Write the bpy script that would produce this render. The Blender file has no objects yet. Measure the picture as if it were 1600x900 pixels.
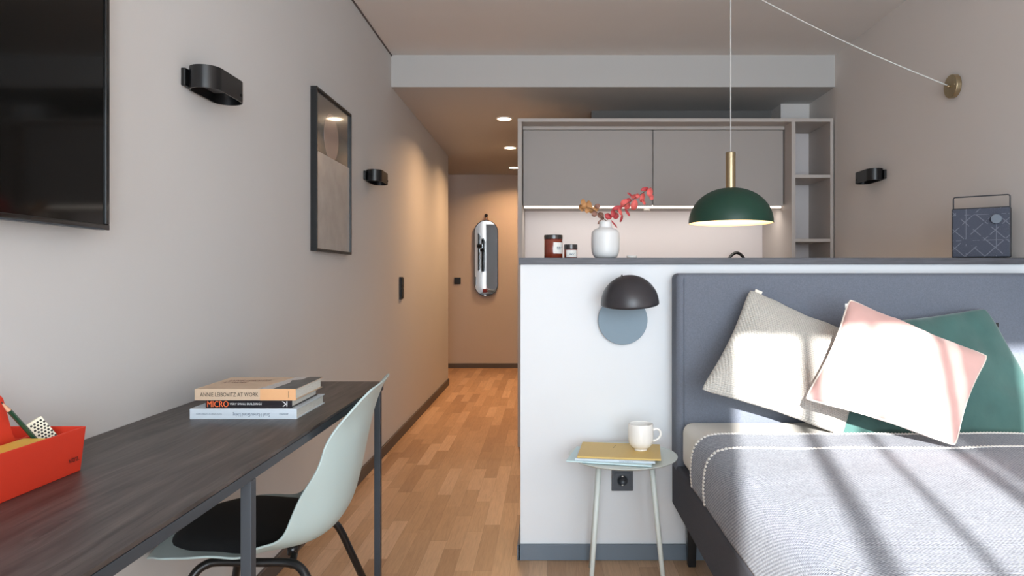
import bpy, bmesh, math, random
from mathutils import Vector, Matrix, noise
random.seed(4)
S = bpy.context.scene
COL = S.collection
PI = math.pi
# ------------------------------------------------------------------ camera, world, light
CZ = 1.078; F = 1080.0; CX = 855.0; CY = 432.0
cam_d = bpy.data.cameras.new('camera'); cam = bpy.data.objects.new('camera', cam_d); COL.objects.link(cam)
cam.location = (0, 0, CZ); cam.rotation_euler = (PI/2, 0, 0)
cam_d.sensor_width = 36; cam_d.lens = F/1600*36
cam_d.shift_x = -(CX-800)/1600; cam_d.shift_y = (CY-450)/1600
cam_d.clip_start = 0.02
S.camera = cam
S.view_settings.view_transform = 'Standard'; S.view_settings.look = 'None'
S.view_settings.gamma = 1; S.view_settings.use_curve_mapping = False
S.view_settings.exposure = 0.0
S.cycles.use_denoising = True
S.cycles.max_bounces = 10; S.cycles.diffuse_bounces = 6; S.cycles.glossy_bounces = 5
S.cycles.caustics_reflective = False; S.cycles.caustics_refractive = False
S.cycles.sample_clamp_indirect = 6

W = bpy.data.worlds.new('sky'); S.world = W; W.use_nodes = True
wn = W.node_tree; bg = wn.nodes['Background']
bg.inputs['Color'].default_value = (.72, .85, 1, 1); bg.inputs['Strength'].default_value = 2.2

SUN_X, SUN_Z = .25, .32            # travel of the sunlight per metre of depth
sd = bpy.data.lights.new('sun', 'SUN'); sun = bpy.data.objects.new('sun', sd); COL.objects.link(sun)
sd.energy = 15.5; sd.angle = math.radians(.55); sd.color = (1, .98, .95)
sun.rotation_euler = Vector((SUN_X, 1, -SUN_Z)).to_track_quat('-Z', 'Y').to_euler()
sun.location = (-1, -4, 3)

def area(name, loc, direction, sx, sy, power, color, shape='RECTANGLE', spread=PI):
    d = bpy.data.lights.new(name, 'AREA'); o = bpy.data.objects.new(name, d); COL.objects.link(o)
    d.shape = shape; d.size = sx; d.size_y = sy; d.energy = power; d.color = color; d.spread = spread
    o.location = loc; o.rotation_euler = Vector(direction).to_track_quat('-Z', 'Y').to_euler()
    return o
# daylight that comes in through the tall window behind the camera
area('window_daylight', (.58, -2.44, 1.25), (-.03, 1, .0), 2.4, 2.2, 182, (.80, .91, 1.0))

# ------------------------------------------------------------------ materials
def srgb(r, g, b):
    f = lambda c: (c/255/12.92) if c/255 <= .04045 else ((c/255+.055)/1.055)**2.4
    return (f(r), f(g), f(b), 1)
def mat(name, col, rough=.6, metal=0.0, bump=0.0, bscale=60.0, vary=0.0, vscale=4.0, coat=0.0, spec=.5, emit=None, estr=0, trans=0, stretch=None, sheen=0):
    m = bpy.data.materials.new(name); m.use_nodes = True
    nt = m.node_tree; N = nt.nodes; L = nt.links; p = N['Principled BSDF']
    p.inputs['Base Color'].default_value = col; p.inputs['Roughness'].default_value = rough
    p.inputs['Metallic'].default_value = metal; p.inputs['Specular IOR Level'].default_value = spec
    p.inputs['Coat Weight'].default_value = coat; p.inputs['Coat Roughness'].default_value = .05
    p.inputs['Transmission Weight'].default_value = trans
    p.inputs['Sheen Weight'].default_value = sheen
    if emit:
        p.inputs['Emission Color'].default_value = emit; p.inputs['Emission Strength'].default_value = estr
    tc = N.new('ShaderNodeTexCoord'); mp = N.new('ShaderNodeMapping')
    L.new(tc.outputs['Object'], mp.inputs['Vector'])
    if stretch: mp.inputs['Scale'].default_value = stretch
    nz = N.new('ShaderNodeTexNoise'); nz.inputs['Scale'].default_value = vscale; nz.inputs['Detail'].default_value = 4
    L.new(mp.outputs['Vector'], nz.inputs['Vector'])
    mr = N.new('ShaderNodeMapRange'); mr.inputs['To Min'].default_value = 1-vary; mr.inputs['To Max'].default_value = 1+vary
    mr.inputs['From Min'].default_value = .3; mr.inputs['From Max'].default_value = .7
    L.new(nz.outputs['Fac'], mr.inputs['Value'])
    vm = N.new('ShaderNodeVectorMath'); vm.operation = 'SCALE'; vm.inputs[0].default_value = col[:3]
    L.new(mr.outputs['Result'], vm.inputs['Scale']); L.new(vm.outputs['Vector'], p.inputs['Base Color'])
    if bump:
        nb = N.new('ShaderNodeTexNoise'); nb.inputs['Scale'].default_value = bscale; nb.inputs['Detail'].default_value = 3
        L.new(mp.outputs['Vector'], nb.inputs['Vector'])
        b = N.new('ShaderNodeBump'); b.inputs['Strength'].default_value = bump; b.inputs['Distance'].default_value = .002
        L.new(nb.outputs['Fac'], b.inputs['Height']); L.new(b.outputs['Normal'], p.inputs['Normal'])
    return m
class G:                                        # a tiny node-graph writer
    def __init__(s, m): s.nt = m.node_tree; s.N = s.nt.nodes; s.L = s.nt.links; s.p = s.N['Principled BSDF']
    def put(s, sock, v):
        if isinstance(v, bpy.types.NodeSocket): s.L.new(v, sock)
        else: sock.default_value = v
    def math(s, op, a, b=0, c=0):
        n = s.N.new('ShaderNodeMath'); n.operation = op
        s.put(n.inputs[0], a); s.put(n.inputs[1], b); s.put(n.inputs[2], c); return n.outputs[0]
    def comb(s, x, y, z=0):
        n = s.N.new('ShaderNodeCombineXYZ'); s.put(n.inputs[0], x); s.put(n.inputs[1], y); s.put(n.inputs[2], z); return n.outputs[0]
    def noise(s, v, scale, detail=3, dist=0):
        n = s.N.new('ShaderNodeTexNoise'); s.put(n.inputs['Vector'], v); n.inputs['Scale'].default_value = scale
        n.inputs['Detail'].default_value = detail; n.inputs['Distortion'].default_value = dist; return n.outputs['Fac']
    def white(s, v):
        n = s.N.new('ShaderNodeTexWhiteNoise'); n.noise_dimensions = '3D'; s.put(n.inputs['Vector'], v); return n.outputs['Value']
    def ramp(s, f, stops):
        n = s.N.new('ShaderNodeValToRGB'); s.put(n.inputs[0], f); cr = n.color_ramp
        while len(cr.elements) < len(stops): cr.elements.new(.5)
        for e, (q, c) in zip(cr.elements, stops): e.position = q; e.color = c
        return n.outputs[0]
    def mix(s, f, a, b, mode='MIX'):
        n = s.N.new('ShaderNodeMix'); n.data_type = 'RGBA'; n.blend_type = mode
        s.put(n.inputs[0], f); s.put(n.inputs[6], a); s.put(n.inputs[7], b); return n.outputs[2]
    def coords(s):
        tc = s.N.new('ShaderNodeTexCoord'); sp = s.N.new('ShaderNodeSeparateXYZ'); s.L.new(tc.outputs['Object'], sp.inputs[0])
        return tc.outputs['Object'], sp.outputs[0], sp.outputs[1], sp.outputs[2]
    def bump(s, h, st, dist=.002):
        b = s.N.new('ShaderNodeBump'); s.put(b.inputs['Height'], h); b.inputs['Strength'].default_value = st
        b.inputs['Distance'].default_value = dist; s.L.new(b.outputs[0], s.p.inputs['Normal'])

M = {}
M['wall'] = mat('wall_paint', srgb(200, 199, 198), .85, bump=.06, bscale=220, vary=.015, vscale=1.3)
M['wall_dim'] = mat('right_wall_paint', srgb(222, 217, 213), .85, bump=.06, bscale=220, vary=.015, vscale=1.3)
M['half'] = mat('white_paint', srgb(230, 233, 236), .85, bump=.06, bscale=220, vary=.01)
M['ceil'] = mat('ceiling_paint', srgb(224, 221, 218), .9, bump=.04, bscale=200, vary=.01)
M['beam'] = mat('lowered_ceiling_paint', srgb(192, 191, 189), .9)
M['end'] = mat('hall_paint', srgb(196, 186, 178), .85, bump=.05, bscale=220, vary=.015)
M['base_dark'] = mat('dark_baseboard', srgb(86, 78, 74), .55, vary=.06)
M['base_blue'] = mat('slate_baseboard', srgb(108, 120, 132), .5, vary=.05)
M['ledge'] = mat('ledge_wood', srgb(80, 80, 86), .5, vary=.25, vscale=20, stretch=(.6, 4, 8), bump=.2, bscale=30)
M['black'] = mat('black_metal', srgb(15, 15, 16), .42, vary=.05)
M['black_gloss'] = mat('black_gloss', srgb(10, 10, 11), .2, coat=.5)
M['black_tube'] = mat('black_powder_coat', srgb(14, 14, 16), .34, coat=.1)
M['steel_grey'] = mat('grey_frame_metal', srgb(58, 64, 71), .4, metal=.2, vary=.04)
M['screen'] = mat('screen_glass', srgb(10, 9, 8), .07, spec=.32)
M['end_grey'] = mat('grey_wall_paint', srgb(112, 109, 106), .85)
M['cab'] = mat('greige_laminate', srgb(186, 178, 172), .55, vary=.01)
M['cab_door'] = mat('cabinet_door_laminate', srgb(168, 161, 156), .5, vary=.01)
M['splash'] = mat('backsplash_laminate', srgb(214, 207, 206), .5, vary=.01)
M['worktop'] = mat('worktop', srgb(90, 86, 84), .5, vary=.1, vscale=12)
M['dark_void'] = mat('dark_grey_panel', srgb(78, 79, 82), .45, vary=.08, vscale=3, stretch=(4, 4, .4))
M['brass'] = mat('brushed_brass', srgb(186, 168, 136), .36, metal=1, vary=.05, vscale=60, stretch=(1, 1, .05))
M['green'] = mat('green_lacquer', srgb(30, 68, 55), .45, vary=.03)
M['shade_in'] = mat('shade_inside', srgb(240, 226, 196), .6)
M['ceramic'] = mat('white_ceramic', srgb(228, 229, 229), .4, vary=.01)
M['cup'] = mat('cup_ceramic', srgb(244, 242, 238), .25, coat=.3)
M['mint'] = mat('pale_mint_plastic', srgb(176, 194, 194), .42, vary=.015)
M['mint_metal'] = mat('pale_mint_metal', srgb(214, 222, 218), .42)
M['cushion_black'] = mat('black_felt', srgb(13, 13, 15), .95, bump=.3, bscale=500)
M['red'] = mat('orange_red_plastic', srgb(206, 54, 32), .45, vary=.02)
M['ink'] = mat('black_ink', srgb(22, 20, 20), .6)
M['ink_blue'] = mat('blue_grey_ink', srgb(88, 104, 122), .6)
M['ink_orange'] = mat('orange_ink', srgb(250, 116, 62), .6)
M['ink_white'] = mat('white_ink', srgb(235, 235, 235), .6)
M['paper'] = mat('paper_pages', srgb(214, 212, 204), .85, vary=.12, vscale=60, stretch=(1, 1, 18))
M['beige'] = mat('beige_dust_jacket', srgb(206, 180, 154), .5, vary=.03)
M['orange'] = mat('pale_orange_jacket', srgb(226, 172, 124), .5, vary=.03)
M['photo'] = mat('cover_photograph', srgb(70, 74, 74), .4, vary=.7, vscale=30)
M['jacket_black'] = mat('black_jacket', srgb(30, 28, 32), .35)
M['jacket_blue'] = mat('pale_blue_jacket', srgb(204, 214, 222), .45, vary=.02)
M['gold'] = mat('mustard_cover', srgb(214, 182, 108), .5, vary=.03)
M['aqua'] = mat('pale_aqua_cover', srgb(204, 228, 232), .5)
M['amber'] = mat('amber_glass', srgb(120, 46, 28), .12, coat=.6, vary=.1)
M['lid'] = mat('dark_lid', srgb(44, 38, 36), .25, coat=.4)
M['label'] = mat('label_paper', srgb(228, 228, 224), .6)
M['yellow'] = mat('sticky_note_yellow', srgb(226, 188, 78), .7)
M['pencil'] = mat('pencil_green', srgb(18, 66, 48), .3, coat=.4)
M['wood_pale'] = mat('pencil_wood', srgb(206, 160, 128), .7)
M['ivory'] = mat('ivory_plastic', srgb(232, 226, 204), .5)
M['mirror'] = mat('mirror_silver', (.82, .84, .86, 1), .02, metal=1)
M['leather'] = mat('tan_leather', srgb(150, 100, 62), .6)
M['cord'] = mat('white_textile_cord', srgb(212, 212, 210), .7)
M['art_dark'] = mat('print_slate', srgb(96, 104, 108), .18, coat=1, vary=.05)
M['art_grey'] = mat('print_pale_grey', srgb(196, 194, 191), .2, coat=1, vary=.07, vscale=14, bump=.02)
M['art_pink'] = mat('print_dusty_rose', srgb(178, 158, 150), .2, coat=1, vary=.04)
M['bed_fabric'] = mat('slate_upholstery', srgb(110, 116, 128), .95, bump=.5, bscale=900, vary=.10, vscale=260)
M['base_fabric'] = mat('charcoal_upholstery', srgb(74, 75, 83), .95, bump=.5, bscale=900, vary=.10, vscale=260)
M['sheet'] = mat('cream_sheet', srgb(226, 222, 214), .9, bump=.08, bscale=40)
M['pink'] = mat('blush_cotton', srgb(222, 176, 168), .9, bump=.15, bscale=400, sheen=.3)
M['piping'] = mat('cream_piping', srgb(238, 228, 216), .9)
M['teal'] = mat('teal_velvet', srgb(62, 102, 97), .8, bump=.3, bscale=60, vary=.10, vscale=14, sheen=.5)
M['curtain'] = mat('heavy_curtain', srgb(170, 166, 160), .9)
M['window_frame'] = mat('window_frame_paint', srgb(120, 122, 126), .5)
M['socket'] = mat('anthracite_plastic', srgb(74, 80, 88), .4)
M['socket_dark'] = mat('dark_socket_plastic', srgb(46, 51, 58), .35)
M['lamp_disc'] = mat('slate_blue_lacquer', srgb(118, 138, 152), .5, vary=.02)
M['lamp_dome'] = mat('charcoal_lacquer', srgb(52, 50, 54), .36, vary=.02)
M['speaker_body'] = mat('speaker_trim', srgb(52, 54, 60), .5)
M['knob'] = mat('speaker_knob', srgb(104, 114, 126), .5)
M['light_on'] = mat('downlight_glow', (1, .8, .55, 1), .5, emit=(1, .76, .5, 1), estr=22)
M['bulb'] = mat('bulb_glow', (1, .9, .7, 1), .5, emit=(1, .78, .5, 1), estr=10)
M['steel_white'] = mat('white_trim', srgb(236, 232, 226), .5)

def wood_floor():
    m = mat('oak_parquet', (.5, .3, .15, 1), .38); g = G(m); v, x, y, z = g.coords()
    rw = .068
    row = g.math('FLOOR', g.math('DIVIDE', x, rw))
    r1 = g.white(g.comb(row, 3.3)); r2 = g.white(g.comb(row, 9.1))
    ln = g.math('ADD', g.math('MULTIPLY', r2, .16), .36)
    yy = g.math('ADD', g.math('DIVIDE', y, ln), g.math('MULTIPLY', r1, 7))
    idx = g.math('FLOOR', yy)
    pv = g.white(g.comb(row, idx, 1.7))
    fx = g.math('FRACT', g.math('DIVIDE', x, rw)); fy = g.math('FRACT', yy)
    gv = g.comb(g.math('ADD', g.math('MULTIPLY', x, 26), g.math('MULTIPLY', pv, 40)), g.math('MULTIPLY', y, 2.2), pv)
    grain = g.noise(gv, 2.2, 6, 1.2)
    fine = g.noise(g.comb(g.math('MULTIPLY', x, 240), g.math('MULTIPLY', y, 8), pv), 1.5, 3)
    c = g.ramp(pv, [(0, srgb(176, 138, 104)), (.3, srgb(194, 156, 120)), (.65, srgb(204, 166, 130)), (1, srgb(218, 182, 148))])
    c = g.mix(.55, c, g.ramp(grain, [(.25, (.74, .70, .66, 1)), (.5, (.96, .96, .96, 1)), (.75, (1.1, 1.09, 1.06, 1))]), 'MULTIPLY')
    c = g.mix(.35, c, g.ramp(fine, [(.3, (.7, .66, .62, 1)), (.6, (1.05, 1.05, 1.05, 1))]), 'MULTIPLY')
    gap = g.math('MAXIMUM', g.math('LESS_THAN', fx, .014), g.math('LESS_THAN', fy, .003))
    c = g.mix(g.math('MULTIPLY', gap, .55), c, (.16, .08, .04, 1))
    g.put(g.p.inputs['Base Color'], c)
    g.bump(g.math('SUBTRACT', g.math('MULTIPLY', grain, .2), gap), .12, .001)
    return m
M['floor'] = wood_floor()
def desk_wood():
    m = mat('dark_oak_laminate', (.1, .08, .07, 1), .42); g = G(m); v, x, y, z = g.coords()
    warp = g.noise(g.comb(g.math('MULTIPLY', x, 3), g.math('MULTIPLY', y, 1.2)), 1.6, 2)
    gv = g.comb(g.math('ADD', g.math('MULTIPLY', x, 34), g.math('MULTIPLY', warp, 2.6)), g.math('MULTIPLY', y, 2.4), 0)
    a = g.noise(gv, 1.3, 6, .8)
    b = g.noise(g.comb(g.math('MULTIPLY', x, 260), g.math('MULTIPLY', y, 12)), 1.2, 3)
    c = g.ramp(a, [(.25, srgb(38, 32, 30)), (.45, srgb(64, 57, 55)), (.62, srgb(80, 73, 70)), (.8, srgb(98, 90, 87))])
    c = g.mix(.5, c, g.ramp(b, [(.3, (.55, .52, .5, 1)), (.6, (1.1, 1.1, 1.1, 1))]), 'MULTIPLY')
    vo = g.N.new('ShaderNodeTexVoronoi'); vo.voronoi_dimensions = '2D'; vo.inputs['Scale'].default_value = 1
    g.put(vo.inputs['Vector'], g.comb(g.math('ADD', g.math('MULTIPLY', x, 6), g.math('MULTIPLY', a, .25)), g.math('MULTIPLY', y, 2.1)))
    kn = g.ramp(vo.outputs['Distance'], [(0, (.3, .28, .27, 1)), (.06, (.4, .38, .37, 1)), (.08, (.9, .9, .9, 1)), (.11, (.5, .48, .47, 1)), (.17, (1, 1, 1, 1))])
    c = g.mix(.8, c, kn, 'MULTIPLY')
    st = g.noise(g.comb(g.math('ADD', g.math('MULTIPLY', x, 95), g.math('MULTIPLY', warp, 5)), g.math('MULTIPLY', y, 4), 2), 1.1, 4, .5)
    c = g.mix(.85, c, g.ramp(st, [(.34, (.45, .43, .42, 1)), (.46, (1, 1, 1, 1)), (.7, (1.12, 1.12, 1.12, 1))]), 'MULTIPLY')
    g.put(g.p.inputs['Base Color'], c); g.bump(st, .2, .001)
    return m
M['desk'] = desk_wood()
def weave(name, c1, c2, sx, sy, amt=1, bumps=.7, noise_amt=.25):
    """diagonal woven cloth in the sheet's own UV metres"""
    m = mat(name, c1, .95, sheen=.15); g = G(m)
    tc = g.N.new('ShaderNodeTexCoord'); sp = g.N.new('ShaderNodeSeparateXYZ'); g.L.new(tc.outputs['UV'], sp.inputs[0])
    u, v = sp.outputs[0], sp.outputs[1]
    row = g.math('FLOOR', g.math('DIVIDE', v, sy))
    uu = g.math('ADD', g.math('DIVIDE', u, sx), g.math('MULTIPLY', row, .37))
    a = g.math('SINE', g.math('MULTIPLY', uu, 2*PI))
    b = g.math('SINE', g.math('MULTIPLY', g.math('DIVIDE', v, sy), 2*PI))
    h = g.math('ADD', g.math('MULTIPLY', a, .5), g.math('MULTIPLY', b, .35))
    n = g.noise(g.comb(u, v), 160, 2); n2 = g.noise(g.comb(u, v), 38, 3)
    hh = g.math('ADD', h, g.math('MULTIPLY', g.math('SUBTRACT', n, .5), 2.2))
    hh = g.math('ADD', hh, g.math('MULTIPLY', g.math('SUBTRACT', n2, .5), noise_amt*3))
    f = g.math('ADD', g.math('MULTIPLY', hh, .55*amt), .5); f = g.math('MINIMUM', g.math('MAXIMUM', f, 0), 1)
    g.put(g.p.inputs['Base Color'], g.mix(f, c1, c2)); g.bump(h, bumps, .002)
    return m
M['blanket'] = weave('grey_woven_blanket', srgb(94, 100, 113), srgb(180, 186, 197), .009, .0055)
M['white_knit'] = weave('ecru_ribbed_knit', srgb(172, 168, 160), srgb(212, 208, 200), .010, .0075, .8, .8, .05)
def speaker_cloth():
    m = mat('patterned_speaker_cloth', srgb(70, 74, 86), .9); g = G(m); v, x, y, z = g.coords()
    def line(a, b, off, per, w):
        t = g.math('ADD', g.math('ADD', g.math('MULTIPLY', x, a), g.math('MULTIPLY', z, b)), off)
        f = g.math('ABSOLUTE', g.math('SUBTRACT', g.math('FRACT', g.math('DIVIDE', t, per)), .5))
        return g.math('GREATER_THAN', f, .5-w/per)
    l = line(.7, .7, .01, .047, .0016); l = g.math('MAXIMUM', l, line(.7, -.7, .02, .047, .0016))
    l = g.math('MAXIMUM', l, line(0, 1, .03, .1, .0012)); l = g.math('MAXIMUM', l, line(1, 0, .05, .1, .0012))
    n = g.noise(v, 25, 3); br = g.math('MULTIPLY', l, g.math('MULTIPLY', g.math('GREATER_THAN', n, .47), .42))
    fz = g.noise(v, 700, 2)
    c = g.ramp(fz, [(.35, srgb(56, 60, 72)), (.65, srgb(84, 88, 102))])
    g.put(g.p.inputs['Base Color'], g.mix(br, c, srgb(138, 142, 154)))
    return m
M['speaker_cloth'] = speaker_cloth()
def led_mat():
    m = mat('led_tape', (1, .95, .88, 1), .5); g = G(m); v, x, y, z = g.coords()
    f = g.math('ADD', g.math('MULTIPLY', g.math('SINE', g.math('MULTIPLY', x, 2*PI/.0125)), .5), .5)
    g.put(g.p.inputs['Emission Color'], (1, .9, .78, 1)); g.put(g.p.inputs['Emission Strength'], g.math('ADD', g.math('MULTIPLY', f, 3.0), .6))
    return m
M['led'] = led_mat()

# ------------------------------------------------------------------ mesh helpers
def tag(o, label=None, cat=None, group=None, kind=None):
    if label: o['label'] = label
    if cat: o['category'] = cat
    if group: o['group'] = group
    if kind: o['kind'] = kind
    return o
def link(name, bm, m, parent=None, smooth=False, bevel=0, seg=2, subsurf=0, solid=0):
    me = bpy.data.meshes.new(name)
    bmesh.ops.recalc_face_normals(bm, faces=bm.faces[:])
    bm.to_mesh(me); bm.free()
    o = bpy.data.objects.new(name, me); COL.objects.link(o)
    for mm in (m if isinstance(m, (list, tuple)) else [m]): me.materials.append(mm)
    if smooth: me.polygons.foreach_set('use_smooth', [True]*len(me.polygons))
    if bevel:
        b = o.modifiers.new('bevel', 'BEVEL'); b.width = bevel; b.segments = seg; b.limit_method = 'ANGLE'; b.angle_limit = .7
        me.polygons.foreach_set('use_smooth', [True]*len(me.polygons))
        w = o.modifiers.new('wn', 'WEIGHTED_NORMAL'); w.keep_sharp = False
    if solid:
        s_ = o.modifiers.new('solid', 'SOLIDIFY'); s_.thickness = solid; s_.offset = 0
    if subsurf:
        s_ = o.modifiers.new('sub', 'SUBSURF'); s_.levels = subsurf; s_.render_levels = subsurf
    if parent: o.parent = parent
    return o
def empty(name, loc=(0, 0, 0), rz=0, label=None, cat=None, group=None):
    o = bpy.data.objects.new(name, None); COL.objects.link(o); o.empty_display_size = .05
    o.location = loc; o.rotation_euler = (0, 0, rz); return tag(o, label, cat, group)
def box(bm, x0, x1, y0, y1, z0, z1, mtx=None, mi=0):
    vs = [bm.verts.new(v) for v in [(x0,y0,z0),(x1,y0,z0),(x1,y1,z0),(x0,y1,z0),(x0,y0,z1),(x1,y0,z1),(x1,y1,z1),(x0,y1,z1)]]
    if mtx: 
        for v in vs: v.co = mtx @ v.co
    for f in [(0,3,2,1),(4,5,6,7),(0,1,5,4),(1,2,6,5),(2,3,7,6),(3,0,4,7)]:
        fc = bm.faces.new([vs[i] for i in f]); fc.material_index = mi
    return vs
def B(name, dims, m, parent=None, bevel=0, off=(0,0,0), mtx=None, seg=2):
    """box given in world metres; off = parent's location is subtracted"""
    bm = bmesh.new(); x0,x1,y0,y1,z0,z1 = dims
    box(bm, x0-off[0], x1-off[0], y0-off[1], y1-off[1], z0-off[2], z1-off[2], mtx)
    return link(name, bm, m, parent, bevel=bevel, seg=seg)
def lathe(bm, prof, n=48, c=(0,0,0), mtx=None, mi=0):
    rings = []
    for r, z in prof:
        if r < 1e-6: ring = [bm.verts.new((c[0], c[1], c[2]+z))]
        else: ring = [bm.verts.new((c[0]+r*math.cos(2*PI*k/n), c[1]+r*math.sin(2*PI*k/n), c[2]+z)) for k in range(n)]
        if mtx:
            for v in ring: v.co = mtx @ v.co
        rings.append(ring)
    for a, b in zip(rings, rings[1:]):
        for k in range(n):
            q = (k+1) % n
            if len(a) == 1 and len(b) == 1: continue
            if len(a) == 1: vs = (a[0], b[k], b[q])
            elif len(b) == 1: vs = (a[k], a[q], b[0])
            else: vs = (a[k], a[q], b[q], b[k])
            bm.faces.new(vs).material_index = mi
def tube(bm, pts, r, n=10, cap=True, radii=None):
    pts = [Vector(p) for p in pts]; rings = []; up = None
    for i, p in enumerate(pts):
        t = (pts[min(i+1, len(pts)-1)] - pts[max(i-1, 0)]).normalized()
        if up is None:
            up = t.orthogonal().normalized()
        else:
            up = (up - t*up.dot(t)).normalized()
        s = t.cross(up); rr = radii[i] if radii else r
        rings.append([bm.verts.new(p + (up*math.cos(2*PI*k/n) + s*math.sin(2*PI*k/n))*rr) for k in range(n)])
    for a, b in zip(rings, rings[1:]):
        for k in range(n): bm.faces.new((a[k], a[(k+1)%n], b[(k+1)%n], b[k]))
    if cap:
        bm.faces.new(rings[0][::-1]); bm.faces.new(rings[-1])
def spline(pts, n=8):
    pts = [Vector(p) for p in pts]; P = [pts[0]*2-pts[1]] + pts + [pts[-1]*2-pts[-2]]; out = []
    for i in range(1, len(P)-2):
        a, b, c, d = P[i-1:i+3]
        for k in range(n):
            t = k/n; out.append(.5*((2*b)+(c-a)*t+(2*a-5*b+4*c-d)*t*t+(3*b-3*c+d-a)*t**3))
    out.append(pts[-1]); return out
def prism(bm, poly, axis_from, axis_to, axis='z', mi=0):
    """extrude a 2-D polygon; axis = the extrusion axis, poly in the other two (cyclic order)"""
    def mk(p, h):
        return {'z': (p[0], p[1], h), 'y': (p[0], h, p[1]), 'x': (h, p[0], p[1])}[axis]
    a = [bm.verts.new(mk(p, axis_from)) for p in poly]; b = [bm.verts.new(mk(p, axis_to)) for p in poly]
    n = len(poly)
    for i in range(n): bm.faces.new((a[i], a[(i+1)%n], b[(i+1)%n], b[i])).material_index = mi
    bm.faces.new(a[::-1]).material_index = mi; bm.faces.new(b).material_index = mi
def text(name, s, w, h, origin, right, up, m, parent=None):
    """flat lettering, lower-left corner at origin, fitted to w x h metres"""
    c = bpy.data.curves.new('t', 'FONT'); c.body = s; c.resolution_u = 3
    t = bpy.data.objects.new('t', c); COL.objects.link(t)
    dg = bpy.context.evaluated_depsgraph_get()
    me = bpy.data.meshes.new_from_object(t.evaluated_get(dg))
    bpy.data.objects.remove(t); bpy.data.curves.remove(c)
    xs = [v.co.x for v in me.vertices]; ys = [v.co.y for v in me.vertices]
    x0, y0 = min(xs), min(ys); kx = w/(max(xs)-x0); ky = h/(max(ys)-y0)
    r = Vector(right).normalized(); u = Vector(up).normalized(); o0 = Vector(origin) + r.cross(u)*.0004
    for v in me.vertices: v.co = o0 + r*(v.co.x-x0)*kx + u*(v.co.y-y0)*ky
    me.name = name; me.materials.clear(); me.materials.append(m)
    o = bpy.data.objects.new(name, me); COL.objects.link(o)
    if parent: o.parent = parent
    return o
def W3(px, py, Y): return Vector(((px-CX)*Y/F, Y, CZ-(py-CY)*Y/F))     # measuring aid: a point at depth Y
def struct(name, dims, m, bevel=0): return tag(B(name, dims, m, bevel=bevel), kind='structure')

# ------------------------------------------------------------------ the room
XL, XR = -.986, 1.820; ZC, ZH = 2.478, 2.276; YB = 4.37; YW = -2.45
YH = 2.635                                     # front of the half-height wall
struct('floor', (-2.6, 2.2, -2.6, 8.4, -.1, 0), M['floor'])
struct('wall_left', (XL-.15, XL, -2.55, 6.88, 0, 2.7), M['wall'])
struct('wall_right', (XR, XR+.15, -2.55, 8.3, 0, 2.7), M['wall_dim'])
struct('ceiling', (XL-.15, XR+.15, -2.55, YB+.1, ZC, ZC+.1), M['ceil'])
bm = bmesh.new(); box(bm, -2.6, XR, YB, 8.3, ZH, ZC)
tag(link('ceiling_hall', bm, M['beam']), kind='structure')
struct('wall_end', (-2.6, XR, 8.14, 8.3, 0, ZH), M['end'])
struct('wall_entry', (-2.6, -2.5, 6.88, 8.14, 0, ZH), M['end'])
struct('wall_entry_side', (-2.6, XL-.15, 6.78, 6.88, 0, ZH), M['end'])
struct('ceiling_shadow_line', (XL, XL+.006, YW, YB, ZC-.008, ZC), M['base_dark'])  # dark strip painted in for the shadow gap where wall meets ceiling
struct('baseboard_left', (XL, XL+.012, YW, 6.88, 0, .065), M['base_dark'], .002)
struct('baseboard_end', (-2.5, -.16, 8.126, 8.14, 0, .055), M['base_dark'], .002)
# back wall of the kitchen and the pillar beside it
struct('wall_kitchen', (.32, 1.622, 5.0, 5.1, 0, ZH), M['end_grey'])
struct('wall_pillar', (1.622, XR, 4.80, 5.1, 0, ZH), M['wall_dim'])
# dark wardrobe-like side of the corridor, beyond the kitchen
struct('wall_corridor', (-.16, .9, 5.32, 8.14, 0, ZH), M['dark_void'])
# window wall behind the camera
WX = -.595
struct('wall_back_left', (XL, WX, -2.55, YW, 0, ZC), M['dark_void'])  # unseen wall; dark finish added for what the hall mirror reflects
struct('wall_back_top', (WX, XR, -2.55, YW, 2.44, ZC), M['wall'])
struct('wall_back_bottom', (WX, XR, -2.55, YW, 0, .12), M['wall'])
fr = tag(B('window_1', (WX, XR, -2.53, -2.47, .12, .17), M['window_frame']), kind='structure')
for x0, x1 in ((WX, WX+.02), (-.352, -.312), (.055, .10), (.92, .96), (1.78, XR)):
    B('window_frame', (x0, x1, -2.53, -2.47, .17, 2.44), M['window_frame'], fr)
B('window_frame', (-.152, -.128, -2.51, -2.49, .17, 2.44), M['window_frame'], fr)
def curtain(x0, x1, n, label):
    bm = bmesh.new(); K = 60; rows = []
    for zz in (.02, 1.2, 2.42):
        rows.append([bm.verts.new((x0+(x1-x0)*k/K, -2.36+.028*math.sin(k/K*n*2*PI), zz)) for k in range(K+1)])
    for a, b in zip(rows, rows[1:]):
        for k in range(K): bm.faces.new((a[k], a[k+1], b[k+1], b[k]))
    return tag(link('curtain', bm, M['curtain'], smooth=True, solid=.003), label, 'curtain')
curtain(.155, .44, 5, 'narrow drawn grey curtain hanging inside the tall window')

# half-height wall with the dark ledge
struct('wall_half', (-.102, XR, YH, 2.95, 0, 1.1238), M['half'], .001)
tag(B('ledge_board', (-.109, XR, 2.622, 2.97, 1.124, 1.149), M['ledge'], bevel=.0015), 'long dark grey wooden ledge board capping the white half-height wall', 'ledge')
struct('baseboard_half', (-.112, .60, YH-.012, YH, 0, .060), M['base_blue'], .002)
struct('baseboard_half_end', (-.114, -.102, YH-.012, 2.95, 0, .060), M['base_blue'], .002)

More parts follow.
